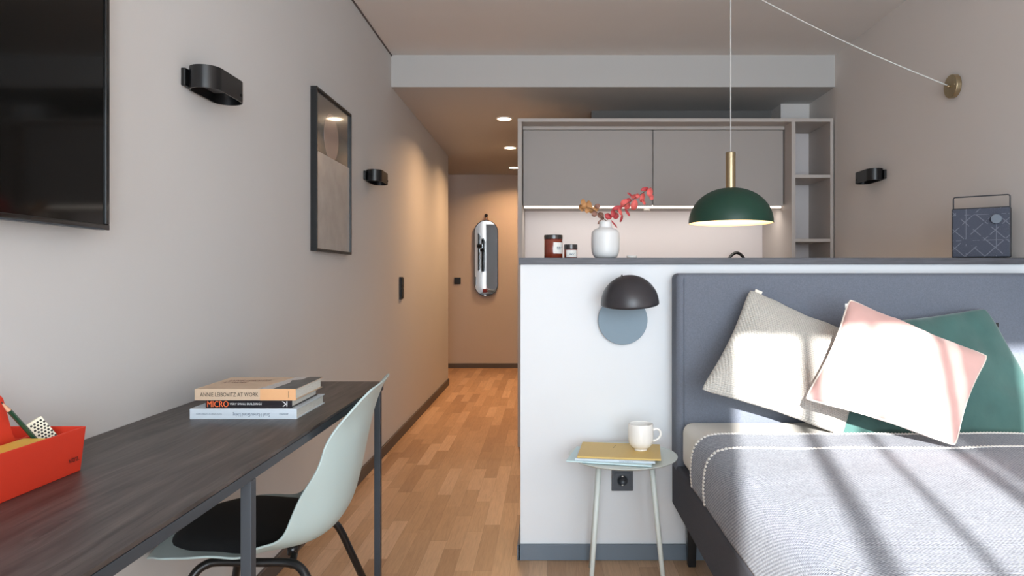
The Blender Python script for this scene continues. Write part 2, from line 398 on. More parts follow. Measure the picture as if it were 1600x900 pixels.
# ------------------------------------------------------------------ downlights
for i, (x, y) in enumerate(((-.325, 5.24), (-.345, 6.42), (-.365, 7.60))):
    where = ['nearest the room', 'middle of the row', 'farthest down the hall'][i]
    e = empty('ceiling_downlight', (x, y, ZH), 0, 'round lit warm recessed downlight, ' + where, 'downlight', 'recessed hall downlights')
    bm = bmesh.new(); lathe(bm, [(.052, 0), (.052, -.006), (.064, -.006), (.066, -.001), (.066, 0)], 40); link('trim_ring', bm, M['steel_white'], e, True)
    bm = bmesh.new(); lathe(bm, [(0, -.0045), (.051, -.0045)], 40); link('diffuser', bm, M['light_on'], e)
    area('downlight_lamp', (x, y, ZH-.012), (0, 0, -1), .1, .1, [14, 14, 12][i], (1, .58, .29), 'DISK', math.radians(150))

# ------------------------------------------------------------------ kitchen unit
KX0, KX1, KY0, KY1, KT = -.187, 1.81, YB, 4.98, 2.078
k = empty('kitchen_unit', (.8, 4.6, 0), 0, 'greige built-in kitchen cabinet with two flat wall doors and open side shelves', 'kitchen cabinet'); ko = (.8, 4.6, 0)
def KB(n, d, m, bevel=.001, parent=None): return B(n, d, m, parent or k, bevel, ko)
KB('side_panel', (KX0, KX0+.026, KY0, KY1, 0, KT-.022), M['cab'])
KB('side_panel', (1.79, KX1, KY0, 4.74, 0, KT-.022), M['cab'])
KB('divider_panel', (1.545, 1.57, KY0, KY1, 0, KT-.022), M['cab'])
KB('top_board', (KX0, KX1, KY0, 4.74, KT-.022, KT), M['cab'])
KB('shelf', (1.57, 1.79, KY0+.002, 4.73, 1.702, 1.722), M['cab'])
KB('shelf', (1.57, 1.79, KY0+.002, 4.73, 1.297, 1.317), M['cab'])
KB('shelf', (1.57, 1.79, KY0+.002, 4.73, .90, .92), M['cab'])
KB('back_panel', (1.57, 1.79, 4.73, 4.74, .1, KT-.022), M['splash'])
KB('filler_strip', (-.158, 1.545, 4.50, 4.52, 2.034, 2.056), M['cab'])
KB('cabinet_body', (-.158, 1.542, 4.522, 4.975, 1.545, 2.032), M['cab_door'])
KB('cabinet_door', (-.156, .683, 4.50, 4.52, 1.538, 2.031), M['cab_door'], .0015)
KB('cabinet_door', (.690, 1.536, 4.50, 4.52, 1.538, 2.031), M['cab_door'], .0015)
KB('backsplash', (-.16, 1.544, 4.955, 4.975, .93, 1.545), M['splash'])
KB('led_strip', (-.15, 1.53, 4.524, 4.534, 1.526, 1.545), M['led'], 0)
bm = bmesh.new(); lathe(bm, [(0, 0), (.02, 0), (.02, .012), (0, .012)], 24, (.655-ko[0], 4.55-ko[1], 1.51)); link('sensor_switch', bm, M['steel_white'], k, bevel=.002)
KB('worktop', (-.16, 1.544, KY0+.01, 4.955, .89, .93), M['worktop'])
for q in range(4): KB('base_door', (-.158+q*.4255, -.162+(q+1)*.4255, KY0+.014, KY0+.032, .1, .88), M['cab_door'], .0015)
KB('base_body', (-.158, 1.544, KY0+.034, 4.955, .02, .889), M['cab'])
area('under_cabinet_lamp', (.69, 4.60, 1.525), (0, .35, -1), 1.6, .03, 4.3, (1, .92, .85))
# faucet
f = empty('kitchen_faucet', (1.31, 4.78, .93), 0, 'dark arched kitchen tap, only its top showing above the ledge', 'tap')
bm = bmesh.new(); lathe(bm, [(0, 0), (.026, 0), (.026, .05), (.018, .056), (0, .056)], 24); link('tap_base', bm, M['black_gloss'], f, True)
bm = bmesh.new(); tube(bm, spline([(-.055, 0, .05), (-.055, 0, .15), (-.055, 0, .24), (-.045, -.0, .285), (0, -.0, .312), (.045, -.0, .285), (.055, -.0, .24), (.055, 0, .2)], 8), .011, 14)
for v in bm.verts: v.co.x += .055; v.co.x *= .94
link('spout', bm, M['black_gloss'], f, True)
bm = bmesh.new(); tube(bm, [(.02, 0, .03), (.075, 0, .05)], .005, 10); link('lever', bm, M['black_gloss'], f, True)
for ch in f.children: ch.location.x = -.052

# ------------------------------------------------------------------ wall lamps (black stadium rings)
def wall_lamp(name, loc, side, label):
    e = empty(name, loc, 0 if side > 0 else PI, label, 'wall lamp', 'black oblong wall lamps')
    # local: wall is the plane x=0, the lamp sticks out to +x; far end (+y) is squarer
    H = .031; r = .043; L = .105; t = .004
    def outline(rr, c0=.052):
        pts = []
        for q in range(17):
            a = PI + PI*q/16; pts.append((c0+rr*math.cos(a), -L+.045+rr*math.sin(a)))
        for q in range(17):
            a = PI*q/16; pts.append((c0+rr*math.cos(a), L-.045+rr*math.sin(a)))
        return pts
    o_, i_ = outline(r), outline(r-t); bm = bmesh.new(); n = len(o_)
    V = [[bm.verts.new((p[0], p[1], z)) for p in pp] for pp, z in ((o_, -H), (o_, H), (i_, H), (i_, -H))]
    for a in range(4):
        A, Bq = V[a], V[(a+1)%4]
        for q in range(n): bm.faces.new((A[q], A[(q+1)%n], Bq[(q+1)%n], Bq[q]))
    link('shade_ring', bm, M['black_tube'], e, True, bevel=.0008)
    bm = bmesh.new(); box(bm, 0, .012, -.095, .06, -.024, .024); link('wall_bracket', bm, M['black'], e, bevel=.002)
    bm = bmesh.new(); box(bm, .015, .085, -.06, .06, -.006, .006); link('lamp_module', bm, M['dark_void'], e, bevel=.002)
    bm = bmesh.new(); lathe(bm, [(0, 0), (.004, 0), (.004, .003), (0, .003)], 14, mtx=Matrix.Translation((r+.0515, .055, -.012)) @ Matrix.Rotation(PI/2, 4, 'Y')); link('screw', bm, M['black_gloss'], e)
    return e
wall_lamp('wall_lamp', (XL, 1.955, 1.617), 1, 'black oblong wall lamp nearest the television on the left wall')
wall_lamp('wall_lamp', (XL, 3.80, 1.622), 1, 'black oblong wall lamp between the framed print and the hallway')
r_ = wall_lamp('wall_lamp', (XR, 3.80, 1.628), -1, 'black oblong wall lamp on the right wall above the ledge')
for ch in r_.children: ch.scale.y = -1

# ------------------------------------------------------------------ television
t = empty('television', (XL, .85, 1.5), 0, 'large black flat-screen television mounted on the left wall', 'television'); to = (XL, .85, 1.5)
B('back_case', (XL+.012, XL+.046, .24, 1.46, 1.185, 1.885), M['black'], t, .004, to)
B('wall_mount', (XL, XL+.012, .7, 1.0, 1.4, 1.7), M['steel_grey'], t, .001, to)
bm = bmesh.new()
for d in ((.23, 1.47, 1.176, 1.188), (.23, 1.47, 1.882, 1.894)): box(bm, XL+.038-to[0], XL+.056-to[0], d[0]-to[1], d[1]-to[1], d[2]-to[2], d[3]-to[2])
for d in ((.23, .242), (1.458, 1.47)): box(bm, XL+.038-to[0], XL+.056-to[0], d[0]-to[1], d[1]-to[1], 1.188-to[2], 1.882-to[2])
link('bezel', bm, M['black_gloss'], t, bevel=.0015)
B('screen', (XL+.04, XL+.052, .242, 1.458, 1.188, 1.882), M['screen'], t, 0, to)
B('bezel_strip', (XL+.04, XL+.057, .25, 1.45, 1.1755, 1.1785), M['steel_grey'], t, 0, to)

# ------------------------------------------------------------------ framed print
p = empty('framed_print', (XL, 3.135, 1.53), 0, 'tall black-framed abstract print hanging on the left wall', 'picture'); po = (XL, 3.135, 1.53)
Y0, Y1, Z0, Z1 = 2.878, 3.392, 1.185, 1.873; fw = .011
bm = bmesh.new()
for d in ((Y0, Y1, Z0, Z0+fw), (Y0, Y1, Z1-fw, Z1), (Y0, Y0+fw, Z0+fw, Z1-fw), (Y1-fw, Y1, Z0+fw, Z1-fw)):
    box(bm, 0, .027, d[0]-po[1], d[1]-po[1], d[2]-po[2], d[3]-po[2])
link('frame', bm, M['black'], p, bevel=.001)
B('print_sheet', (XL+.002, XL+.018, Y0+fw, Y1-fw, Z0+fw, Z1-fw), M['art_dark'], p, 0, po)
zb = 1.607
bm = bmesh.new(); lathe(bm, [(0, 0), (.105, 0), (.105, .0004), (0, .0004)], 48, mtx=Matrix.Translation((.0182, 3.10-po[1], 1.70-po[2])) @ Matrix.Rotation(PI/2, 4, 'Y')); link('print_circle', bm, M['art_pink'], p)
B('print_lower_field', (XL+.018, XL+.0190, Y0+fw, Y1-fw, Z0+fw, zb), M['art_grey'], p, 0, po)
# switches
def switch(name, dims, rock, label, m=M['black']):
    c = [(dims[0]+dims[1])/2, (dims[2]+dims[3])/2, (dims[4]+dims[5])/2]
    e = empty(name, c, 0, label, 'switch')
    B('cover_frame', dims, m, e, .0015, c)
    for d in rock: B('rocker', d, m, e, .0015, c)
switch('light_switch', (XL, XL+.012, 4.60, 4.68, .925, 1.075), [(XL+.012, XL+.018, 4.61, 4.67, .932, .998), (XL+.012, XL+.018, 4.61, 4.67, 1.002, 1.068)], 'tall black double light switch on the left wall near the hallway')
switch('light_switch', (-1.094, -1.018, 8.128, 8.14, .99, 1.066), [(-1.086, -1.026, 8.122, 8.128, .998, 1.058)], 'square black switch on the end wall left of the mirror')
# socket
so = (.2855, YH, .3035)
e = empty('wall_socket', so, 0, 'square anthracite power socket on the white half wall', 'socket')
B('cover_frame', (so[0]-.0405, so[0]+.0405, YH-.009, YH, so[2]-.0405, so[2]+.0405), M['socket'], e, .0015, so)
B('socket_insert', (so[0]-.0285, so[0]+.0285, YH-.012, YH-.009, so[2]-.0285, so[2]+.0285), M['socket'], e, .001, so)
bm = bmesh.new(); R90 = Matrix.Rotation(PI/2, 4, 'X')
lathe(bm, [(.020, .012), (.0205, .0155), (.0175, .0155), (.0165, .0128), (0, .0128)], 36, mtx=R90); link('socket_well', bm, M['socket_dark'], e, True)
bm = bmesh.new()
for sx in (-.009, .009): lathe(bm, [(0, .0128), (.0028, .0128), (.0028, .0134), (0, .0134)], 14, mtx=R90 @ Matrix.Translation((sx, 0, 0)))
link('contact_hole', bm, M['ink'], e)
for sz in (-.0165, .0165):
    bm = bmesh.new(); box(bm, -.003, .003, -.0158, -.0125, sz-.002, sz+.002); link('earth_clip', bm, M['steel_white'], e)

# ------------------------------------------------------------------ mirror at the end of the hall
mc = (-.716, 8.128, 1.293)
e = empty('wall_mirror', mc, math.radians(1.8), 'pill-shaped mirror hanging from a small strap on the end wall', 'mirror')
def pill(bm, w, h, y0, y1):
    pts = []
    for q in range(25): a = PI*q/24; pts.append((w*math.cos(a), h-w+w*math.sin(a)))
    for q in range(25): a = PI+PI*q/24; pts.append((w*math.cos(a), -(h-w)+w*math.sin(a)))
    prism(bm, pts, y0, y1, 'y')
bm = bmesh.new(); pill(bm, .140, .445, -.028, -.012); link('mirror_backing', bm, M['black'], e)
bm = bmesh.new(); pill(bm, .133, .438, -.029, -.024); link('mirror_glass', bm, M['mirror'], e)
bm = bmesh.new(); tube(bm, spline([(-.03, -.02, .43), (-.006, -.02, .49), (0, -.02, .50), (.006, -.02, .49), (.03, -.02, .43)], 6), .006, 8); link('strap', bm, M['leather'], e, True)
bm = bmesh.new(); lathe(bm, [(0, -.012), (.006, -.012), (.006, .02), (.02, .022), (.021, .032), (.016, .037), (0, .038)], 24, mtx=Matrix.Translation((0, 0, .50)) @ R90); link('wall_knob', bm, M['black'], e, True)

# ------------------------------------------------------------------ pendant lamp with its swagged cord
PX, PY = .844, 3.18; zr = CZ+(432-349)/339.6
e = empty('pendant_lamp', (PX, PY, zr), 0, 'green dome pendant lamp with brass neck on a white swagged cord', 'pendant lamp')
R = .190; Hh = .163
def dome(r, h, n=16): return [(r*math.cos(a)**.92, h*math.sin(a)) for a in [PI/2*q/n for q in range(n)]]
pr = dome(R, Hh); inn = dome(R-.003, Hh-.003)
bm = bmesh.new(); lathe(bm, pr + [(.012, Hh), (.012, Hh-.003)] , 72)
link('lamp_shade', bm, M['green'], e, True)
bm = bmesh.new(); lathe(bm, [(R, 0)] + inn + [(.012, Hh-.003)], 72); link('shade_lining', bm, M['shade_in'], e, True)
bm = bmesh.new(); lathe(bm, [(0, Hh-.004), (.0222, Hh-.004), (.0222, Hh+.16), (.021, Hh+.164), (0, Hh+.164)], 32); link('brass_neck', bm, M['brass'], e, True, bevel=.0008)
bm = bmesh.new(); lathe(bm, [(0, .055), (.022, .06), (.032, .075), (.034, .092), (.026, .112), (.015, .128), (.015, Hh-.01), (0, Hh-.01)], 24); link('bulb', bm, M['bulb'], e, True)
hook = Vector((0, 0, ZC-.05-zr))
plate = Vector((XR-.024-PX, 3.085-PY, CZ+(432-135)/350-zr))
mid = [hook.lerp(plate, q/16) + Vector((0, 0, -.022*math.sin(PI*q/16))) for q in range(17)]
bm = bmesh.new(); tube(bm, [(0, 0, Hh+.16), (0, 0, 1.0), (0, 0, hook.z-.012), (.003, 0, hook.z-.002)] + [tuple(m_) for m_ in mid[1:]], .0026, 10); link('cord', bm, M['cord'], e, True)
bm = bmesh.new(); tube(bm, [(0, 0, ZC-zr), (0, 0, ZC-zr-.02)] + [(.012*math.sin(a), 0, ZC-zr-.034+.014*math.cos(a)) for a in [PI*1.7*q/12 for q in range(13)]], .002, 8); link('ceiling_hook', bm, M['brass'], e, True)
bm = bmesh.new(); MT = Matrix.Translation((XR-PX, plate.y, plate.z)) @ Matrix.Rotation(-PI/2, 4, 'Y')
lathe(bm, [(0, 0), (.052, 0), (.052, .019), (.050, .022), (0, .022)], 56, mtx=MT); link('wall_plate', bm, M['brass'], e, True, bevel=.0008)
bm = bmesh.new(); lathe(bm, [(0, .02), (.006, .02), (.005, .036), (0, .036)], 16, mtx=MT); link('cord_grip', bm, M['brass'], e, True)
bm = bmesh.new(); lathe(bm, [(0, .02), (.0035, .02), (.0035, .024), (0, .024)], 12, mtx=MT @ Matrix.Translation((.0, -.033, 0))); link('plate_screw', bm, M['brass'], e, True)
bd = bpy.data.lights.new('pendant_bulb', 'POINT'); bo = bpy.data.objects.new('pendant_bulb', bd); COL.objects.link(bo)
bo.location = (PX, PY, zr+.045); bd.energy = 4.5; bd.color = (1, .76, .48); bd.shadow_soft_size = .03

# ------------------------------------------------------------------ reading lamp on the half wall
dc = (.286, YH, .913)
e = empty('bedside_wall_lamp', dc, 0, 'charcoal half-dome wall lamp over a blue-grey disc on the half wall', 'wall lamp')
bm = bmesh.new(); lathe(bm, [(0, .008), (.086, .008), (.086, .016), (.0925, .016), (.0935, .02), (.0925, .024), (0, .024)], 72, mtx=R90)
lathe(bm, [(0, 0), (.06, 0), (.06, .009), (0, .009)], 40, mtx=R90); link('wall_disc', bm, M['lamp_disc'], e, True, bevel=.0006)
bm = bmesh.new(); rr = .1035
T = Matrix.Translation((.0135, -.13, .066)) @ Matrix.Rotation(math.radians(9), 4, 'X') @ Matrix.Rotation(math.radians(-2.5), 4, 'Y')
lathe(bm, [(rr*math.cos(a), rr*math.sin(a)) for a in [PI/2*q/20 for q in range(21)]], 72, mtx=T)
link('dome_shade', bm, M['lamp_dome'], e, True, solid=.003)
bm = bmesh.new(); tube(bm, [(0, -.02, .075), (.006, -.07, .10), (.0135, -.128, .11)], .006, 12); lathe(bm, [(0, 0), (.014, 0), (.016, .04), (0, .04)], 20, c=(.0135, -.128, .095)); link('lamp_arm', bm, M['black'], e, True)
bm = bmesh.new(); lathe(bm, [(0, 0), (.003, 0), (.003, .008), (0, .008)], 10, mtx=T @ Matrix.Rotation(math.radians(-14), 4, 'Y') @ Matrix.Translation((0, 0, rr-.001))); link('toggle', bm, M['black'], e)

# ------------------------------------------------------------------ ledge objects
LZ = 1.149
def jar(x, y, r, h, lidh, rot, label, tw):
    e = empty('candle_jar', (x, y, LZ), rot, label, 'jar')
    bm = bmesh.new(); lathe(bm, [(0, 0), (r*.94, 0), (r, .004), (r, h-lidh), (r*.96, h-lidh+.002), (0, h-lidh+.002)], 40); link('glass_jar', bm, M['amber'], e, True)
    bm = bmesh.new(); lathe(bm, [(0, h-lidh+.001), (r*1.0, h-lidh+.001), (r*1.02, h-lidh+.003), (r*1.02, h-.002), (r*.98, h), (0, h)], 40); link('jar_lid', bm, M['lid'], e, True, bevel=.0006)
    bm = bmesh.new(); n = 16; a0 = -PI/2-tw; a1 = -PI/2+tw; lo, hi = (h-lidh)*.25, (h-lidh)*.84
    if tw > .8: lo, hi = (h-lidh)*.12, (h-lidh)*.92
    vs = [[bm.verts.new((1.008*r*math.cos(a0+(a1-a0)*q/n), 1.008*r*math.sin(a0+(a1-a0)*q/n), zz)) for q in range(n+1)] for zz in (lo, hi)]
    for q in range(n): bm.faces.new((vs[0][q], vs[0][q+1], vs[1][q+1], vs[1][q]))
    lb = link('jar_label', bm, M['label'], e, True)
    for j, (ww, zz) in enumerate(((.5, .55), (.35, .40))):
        bm = bmesh.new(); z_ = lo+(hi-lo)*zz; hh = (hi-lo)*.05
        vs = [[bm.verts.new((1.016*r*math.cos(-PI/2+ww*tw*(2*q/8-1)), 1.016*r*math.sin(-PI/2+ww*tw*(2*q/8-1)), z)) for q in range(9)] for z in (z_-hh, z_+hh)]
        for q in range(8):
            if (q+j) % 3: bm.faces.new((vs[0][q], vs[0][q+1], vs[1][q+1], vs[1][q]))
        link('label_print', bm, M['ink_blue'], lb)
jar(.0245, 2.74, .0365, .093, .018, .62, 'tall amber candle jar with dark lid and white label', .62)
jar(.093, 2.73, .0262, .0555, .020, .12, 'small squat amber jar with black lid beside the tall jar', .88)
# vase
VX, VY = .2325, 2.76
e = empty('vase', (VX, VY, LZ), 0, 'matte white ceramic bottle vase holding two leafy stems on the ledge', 'vase')
bm = bmesh.new(); vp = [(0, 0), (.030, 0), (.044, .006), (.052, .020), (.0555, .040), (.0565, .075), (.0550, .100), (.049, .112), (.038, .119), (.0285, .123), (.0245, .128), (.0240, .134), (.0245, .144), (.0255, .147), (.0225, .147), (.0205, .140), (.0205, .12), (.0, .115)]
sp = spline([(a, 0, b) for a, b in vp], 3); lathe(bm, [(max(0, q.x), q.z) for q in sp], 56); link('vase_body', bm, M['ceramic'], e, True)
# eucalyptus stems
def leaf_mesh(w, h, curl):
    bm = bmesh.new(); n = 12; c = bm.verts.new((0, 0, h*.5)); ring = []
    for q in range(n):
        a = 2*PI*q/n; x = w/2*math.sin(a); z = h*.5-h/2*math.cos(a)
        if q == 0: z = 0
        if q == n//2: z = h*1.05
        ring.append(bm.verts.new((x, -curl*((2*x/w)**2)*w + .1*w*math.sin(2*z/h), z)))
    for q in range(n): bm.faces.new((c, ring[q], ring[(q+1)%n]))
    return bm
def branch(path, leaves, stem_m, label, scale=6.92, ox=890, oy=280, YY=VY):
    e = empty('eucalyptus_stem', (VX, VY, LZ+.06), 0, label, 'branch', 'eucalyptus stems in the vase'); off = Vector((VX, VY, LZ+.06))
    P = [W3(ox+a/scale, oy+b/scale, YY+c) - off for a, b, c in path]
    P = [Vector((P[0].x*.3, 0, .0))] + P
    bm = bmesh.new(); tube(bm, spline(P, 5), .0013, 6); link('stem', bm, M['twig'], e, True)
    for i, (a, b, w, h, ang, m, tilt) in enumerate(leaves):
        dy = (random.random()-.5)*.05
        c = W3(ox+a/scale, oy+b/scale, YY+dy) - off
        k_ = YY/F/scale
        bm = leaf_mesh(w*k_*2.1, h*k_*2.1, .12+.12*random.random())
        mt = Matrix.Translation(c) @ Matrix.Rotation(math.radians(ang), 4, 'Y') @ Matrix.Rotation(math.radians(tilt), 4, 'Z') @ Matrix.Rotation(math.radians(random.uniform(-25, 25)), 4, 'X') @ Matrix.Translation((0, 0, -h*k_*1.05))
        bm.transform(mt)
        link('leaf', bm, m, e, True, solid=.0006)
M['twig'] = mat('twig', srgb(96, 66, 52), .7)
M['coral'] = mat('coral_leaf', srgb(222, 100, 94), .6, vary=.15, vscale=60)
M['coral_dark'] = mat('crimson_leaf', srgb(186, 68, 72), .6, vary=.15, vscale=60)
M['ochre'] = mat('ochre_leaf', srgb(186, 134, 84), .6, vary=.18, vscale=60)
M['brown'] = mat('brown_leaf', srgb(140, 100, 86), .6, vary=.18, vscale=60)
Cq, Dq, Oq, Bq_ = M['coral'], M['coral_dark'], M['ochre'], M['brown']
branch([(395, 470, 0), (440, 415, 0), (520, 350, .0), (600, 280, .0), (700, 210, 0), (790, 150, 0), (880, 90, 0)],
 [(417, 402, 40, 32, 20, Dq, 10), (470, 372, 34, 40, 15, Dq, 30), (498, 395, 34, 36, -30, Dq, -10), (515, 310, 24, 58, 80, Dq, 10), (545, 350, 20, 42, -10, Cq, 20), (558, 425, 18, 42, 5, Dq, 40),
  (625, 362, 17, 45, -25, Dq, 30), (592, 262, 42, 44, 30, Cq, 5), (620, 285, 36, 40, -15, Cq, 0), (640, 228, 28, 26, 20, Dq, 0), (698, 280, 38, 56, 5, Cq, 10), (706, 190, 44, 28, -10, Cq, 0),
  (650, 166, 13, 34, -60, Dq, 20), (785, 200, 28, 50, 20, Cq, 15), (800, 250, 20, 34, -15, Cq, 30), (810, 108, 22, 48, 75, Dq, 5), (866, 140, 32, 46, 20, Cq, 5), (882, 190, 24, 40, -10, Cq, 10), (482, 485, 9, 50, -38, Dq, 10), (735, 180, 26, 24, 10, Cq, 10)],
 None, 'eucalyptus stem with coral red leaves reaching right from the vase')
branch([(395, 470, .004), (370, 430, 0), (310, 370, 0), (240, 320, 0), (170, 300, 0), (130, 280, 0)],
 [(145, 252, 26, 36, 5, Oq, 10), (128, 312, 28, 42, -15, Oq, 5), (158, 290, 26, 34, 30, Oq, 10), (208, 280, 30, 46, 0, Oq, 5), (188, 335, 26, 34, 20, Oq, 15), (228, 325, 30, 44, -20, Oq, 0), (282, 318, 32, 36, 35, Oq, 5), (300, 292, 28, 26, 50, Bq_, 5),
  (266, 376, 30, 30, 10, Bq_, 10), (335, 390, 34, 38, -15, Bq_, 5), (322, 462, 13, 28, 40, Bq_, 20), (355, 420, 20, 26, 30, Bq_, 10)],
 None, 'eucalyptus stem with ochre brown leaves reaching left from the vase')
# small dish
e = bmesh.new(); lathe(e, [(0, .002), (.016, .002), (.020, .012), (.0205, .0125), (.0215, .012), (.018, 0), (0, 0)], 32)
d_ = link('ceramic_dish', e, M['cup'], smooth=True); d_.location = (.340, 2.78, LZ); tag(d_, 'tiny white ceramic dish right of the vase, barely showing over the ledge', 'dish')
# speaker
sa = Vector((1.607, 2.748, LZ)); sb = Vector((1.766, 2.632, LZ)); wv = (sb-sa); wd = wv.length; ang = math.atan2(wv.y, wv.x)
e = empty('portable_speaker', sa, ang, 'charcoal patterned portable speaker with wire handle on the ledge', 'speaker')
bm = bmesh.new(); box(bm, 0, wd, 0, .058, .002, .198); link('speaker_cabinet', bm, M['speaker_body'], e, bevel=.006, seg=3)
bm = bmesh.new(); box(bm, .004, wd-.004, -.003, .004, .006, .194); link('speaker_grille', bm, M['speaker_cloth'], e, bevel=.002)
bm = bmesh.new(); lathe(bm, [(0, 0), (.0185, 0), (.0185, .010), (.017, .012), (0, .012)], 36, mtx=Matrix.Translation((wd*.765, -.003, .150)) @ R90); link('volume_knob', bm, M['knob'], e, True, bevel=.0008)
bm = bmesh.new(); hz = .245; tube(bm, [(.004, .03, .15), (.004, .03, hz-.008)] + [(.004+.008*(1-math.cos(a)), .03, hz-.008+.008*math.sin(a)) for a in [PI/2*q/5 for q in range(1, 6)]] + [(wd-.012, .03, hz)] + [(wd-.012+.008*math.sin(a), .03, hz-.008+.008*math.cos(a)) for a in [PI/2*q/5 for q in range(1, 6)]] + [(wd-.004, .03, .15)], .0026, 8)
link('handle', bm, M['speaker_body'], e, True)
for sx in (.02, wd-.02):
    for sy in (.012, .046):
        bm = bmesh.new(); lathe(bm, [(0, 0), (.006, 0), (.006, .004), (0, .004)], 12, c=(sx, sy, 0)); link('foot', bm, M['black'], e)

# ------------------------------------------------------------------ desk
DZ = .731; DXF = -.540; DY0, DY1 = .30, 2.285
e = empty('desk', (-.76, 1.3, 0), 0, 'narrow dark wood desk on a slim grey metal frame along the left wall', 'desk'); do = (-.76, 1.3, 0)
B('tabletop', (XL+.001, DXF, DY0, DY1, DZ-.007, DZ), M['desk'], e, .0008, do)
bm = bmesh.new(); zb0, zb1 = DZ-.027, DZ-.0085
def dbx(x0, x1, y0, y1, z0, z1, bm_): box(bm_, x0-do[0], x1-do[0], y0-do[1], y1-do[1], z0, z1)
dbx(DXF-.02, DXF-.001, DY0, DY1, zb0, zb1, bm); dbx(XL+.002, XL+.022, DY0, DY1, zb0, zb1, bm)
for yy in (DY0, 1.262, DY1-.02): dbx(XL+.022, DXF-.02, yy, yy+.02, zb0, zb1, bm)
link('frame_rail', bm, M['steel_grey'], e, bevel=.001)
for yy in (DY0+.001, 1.262, DY1-.048): B('leg', (DXF-.0205, DXF-.0005, yy, yy+.022, 0, zb0), M['steel_grey'], e, .0012, do)
bm = bmesh.new(); dbx(DXF-.018, DXF-.003, DY0+.002, DY1-.002, zb1, DZ-.007, bm); dbx(XL+.004, XL+.02, DY0+.002, DY1-.002, zb1, DZ-.007, bm); link('shadow_gap_strip', bm, M['ink'], e)

# books on the desk
def book(name, x0, x1, y0, y1, z0, th, cover, label, rz=0, spine=None):
    e = empty(name, (x0, y0, z0), rz, label, 'book'); w, d = x1-x0, y1-y0; t_ = .0022
    bm = bmesh.new(); box(bm, 0, w, 0, t_, 0, th); box(bm, 0, w, t_, d, 0, t_); box(bm, 0, w, t_, d, th-t_, th)
    link('cover', bm, cover, e, bevel=.0006)
    bm = bmesh.new(); box(bm, .004, w-.004, t_, d-.004, t_, th-t_); link('page_block', bm, M['paper'], e)
    return e, w, d, th
b1, w, d, th = book('book', -.869, -.609, 1.68, 1.893, DZ, .0255, M['jacket_blue'], 'pale blue hardback book lowest in the stack on the desk', 0)
text('spine_title', 'Small Homes Grand Living', .090, .0110, (.195, -.0002, .0175), (-1, 0, 0), (0, 0, -1), M['ink_blue'], b1)
text('spine_author', 'gestalten', .022, .0045, (.240, -.0002, .0150), (-1, 0, 0), (0, 0, -1), M['ink_blue'], b1)
text('spine_subtitle', 'Interior Design for Compact Spaces', .062, .0045, (.078, -.0002, .0150), (-1, 0, 0), (0, 0, -1), M['ink_blue'], b1)
z2 = DZ+.0255
b2, w, d, th = book('book', -.835, -.624, 1.69, 1.880, z2, .0195, M['jacket_black'], 'black book with orange lettering in the middle of the stack', 0)
text('spine_title', 'MICRO', .052, .0150, (.004, -.0002, .0022), (1, 0, 0), (0, 0, 1), M['ink_orange'], b2)
text('spine_subtitle', 'VERY SMALL BUILDINGS', .078, .0048, (.059, -.0002, .0075), (1, 0, 0), (0, 0, 1), M['ink_white'], b2)
text('spine_emblem', 'K', .0135, .0125, (.2, -.0002, .0162), (-1, 0, 0), (0, 0, -1), M['ink_white'], b2)
z3 = z2+.0195
b3, w, d, th = book('book', -.860, -.613, 1.685, 1.885, z3, .0275, M['beige'], 'beige hardback with pale orange spine end, topmost of the stack', 0)
bm = bmesh.new(); box(bm, .160, .2472, -.0005, .0003, -.0002, .0277); link('spine_band', bm, M['orange'], b3)
bm = bmesh.new(); prism(bm, [(.155, .0), (.2473, 0), (.2473, .2), (.175, .2)], .0274, .0279, 'z'); link('cover_sky', bm, M['art_grey'], b3)
bm = bmesh.new(); prism(bm, [(.190, .002), (.2474, .0), (.2474, .2), (.212, .2), (.206, .15), (.186, .14), (.196, .10)], .0278, .0281, 'z'); link('cover_photograph', bm, M['photo'], b3)
text('spine_title', 'ANNIE LEIBOVITZ AT WORK', .142, .0098, (.014, -.0002, .0095), (1, 0, 0), (0, 0, 1), M['ink'], b3)
text('spine_imprint', 'JONATHAN', .016, .0035, (.232, -.0006, .006), (0, 0, 1), (-1, 0, 0), M['ink'], b3)
text('cover_title', 'ANNIE LEIBOVITZ\nAT WORK', .11, .055, (.022, .09, .0276), (1, 0, 0), (0, 1, 0), M['brown'], b3)

# toolbox
tx0, tx1, ty0, ty1, tz0, tz1 = -.967, -.829, .925, 1.243, DZ, .809
e = empty('toolbox', (-.898, 1.08, DZ), 0, 'orange-red plastic desk caddy holding pencil, block and notes', 'desk organiser'); oo = (-.898, 1.08, DZ)
bm = bmesh.new(); 
def rect(x0, x1, y0, y1, z): return [bm.verts.new((a-oo[0], b-oo[1], z-oo[2])) for a, b in ((x0,y0),(x1,y0),(x1,y1),(x0,y1))]
fl = .006; tk = .003
A = rect(tx0+fl, tx1-fl, ty0+fl, ty1-fl, tz0); Bv = rect(tx0, tx1, ty0, ty1, tz1); Cv = rect(tx0+tk, tx1-tk, ty0+tk, ty1-tk, tz1); Dv = rect(tx0+fl+tk, tx1-fl-tk, ty0+fl+tk, ty1-fl-tk, tz0+.004)
for P, Q in ((A, Bv), (Bv, Cv), (Cv, Dv)):
    for i in range(4): bm.faces.new((P[i], P[(i+1)%4], Q[(i+1)%4], Q[i]))
bm.faces.new(A[::-1]); bm.faces.new(Dv)
link('tray', bm, M['red'], e, bevel=.0012)
bm = bmesh.new(); ym = 1.084
half_ = [(ty1-.008, DZ+.004), (ty1-.006, .803), (1.170, .803), (1.160, .806), (1.154, .815), (1.134, .878), (1.128, .884), (1.120, .887)]
pl = half_ + [(2*ym-a, b) for a, b in half_[::-1]]
prism(bm, [(a-oo[1], b-DZ) for a, b in pl], .002, .006, 'x'); link('handle_divider', bm, M['red'], e, bevel=.001)
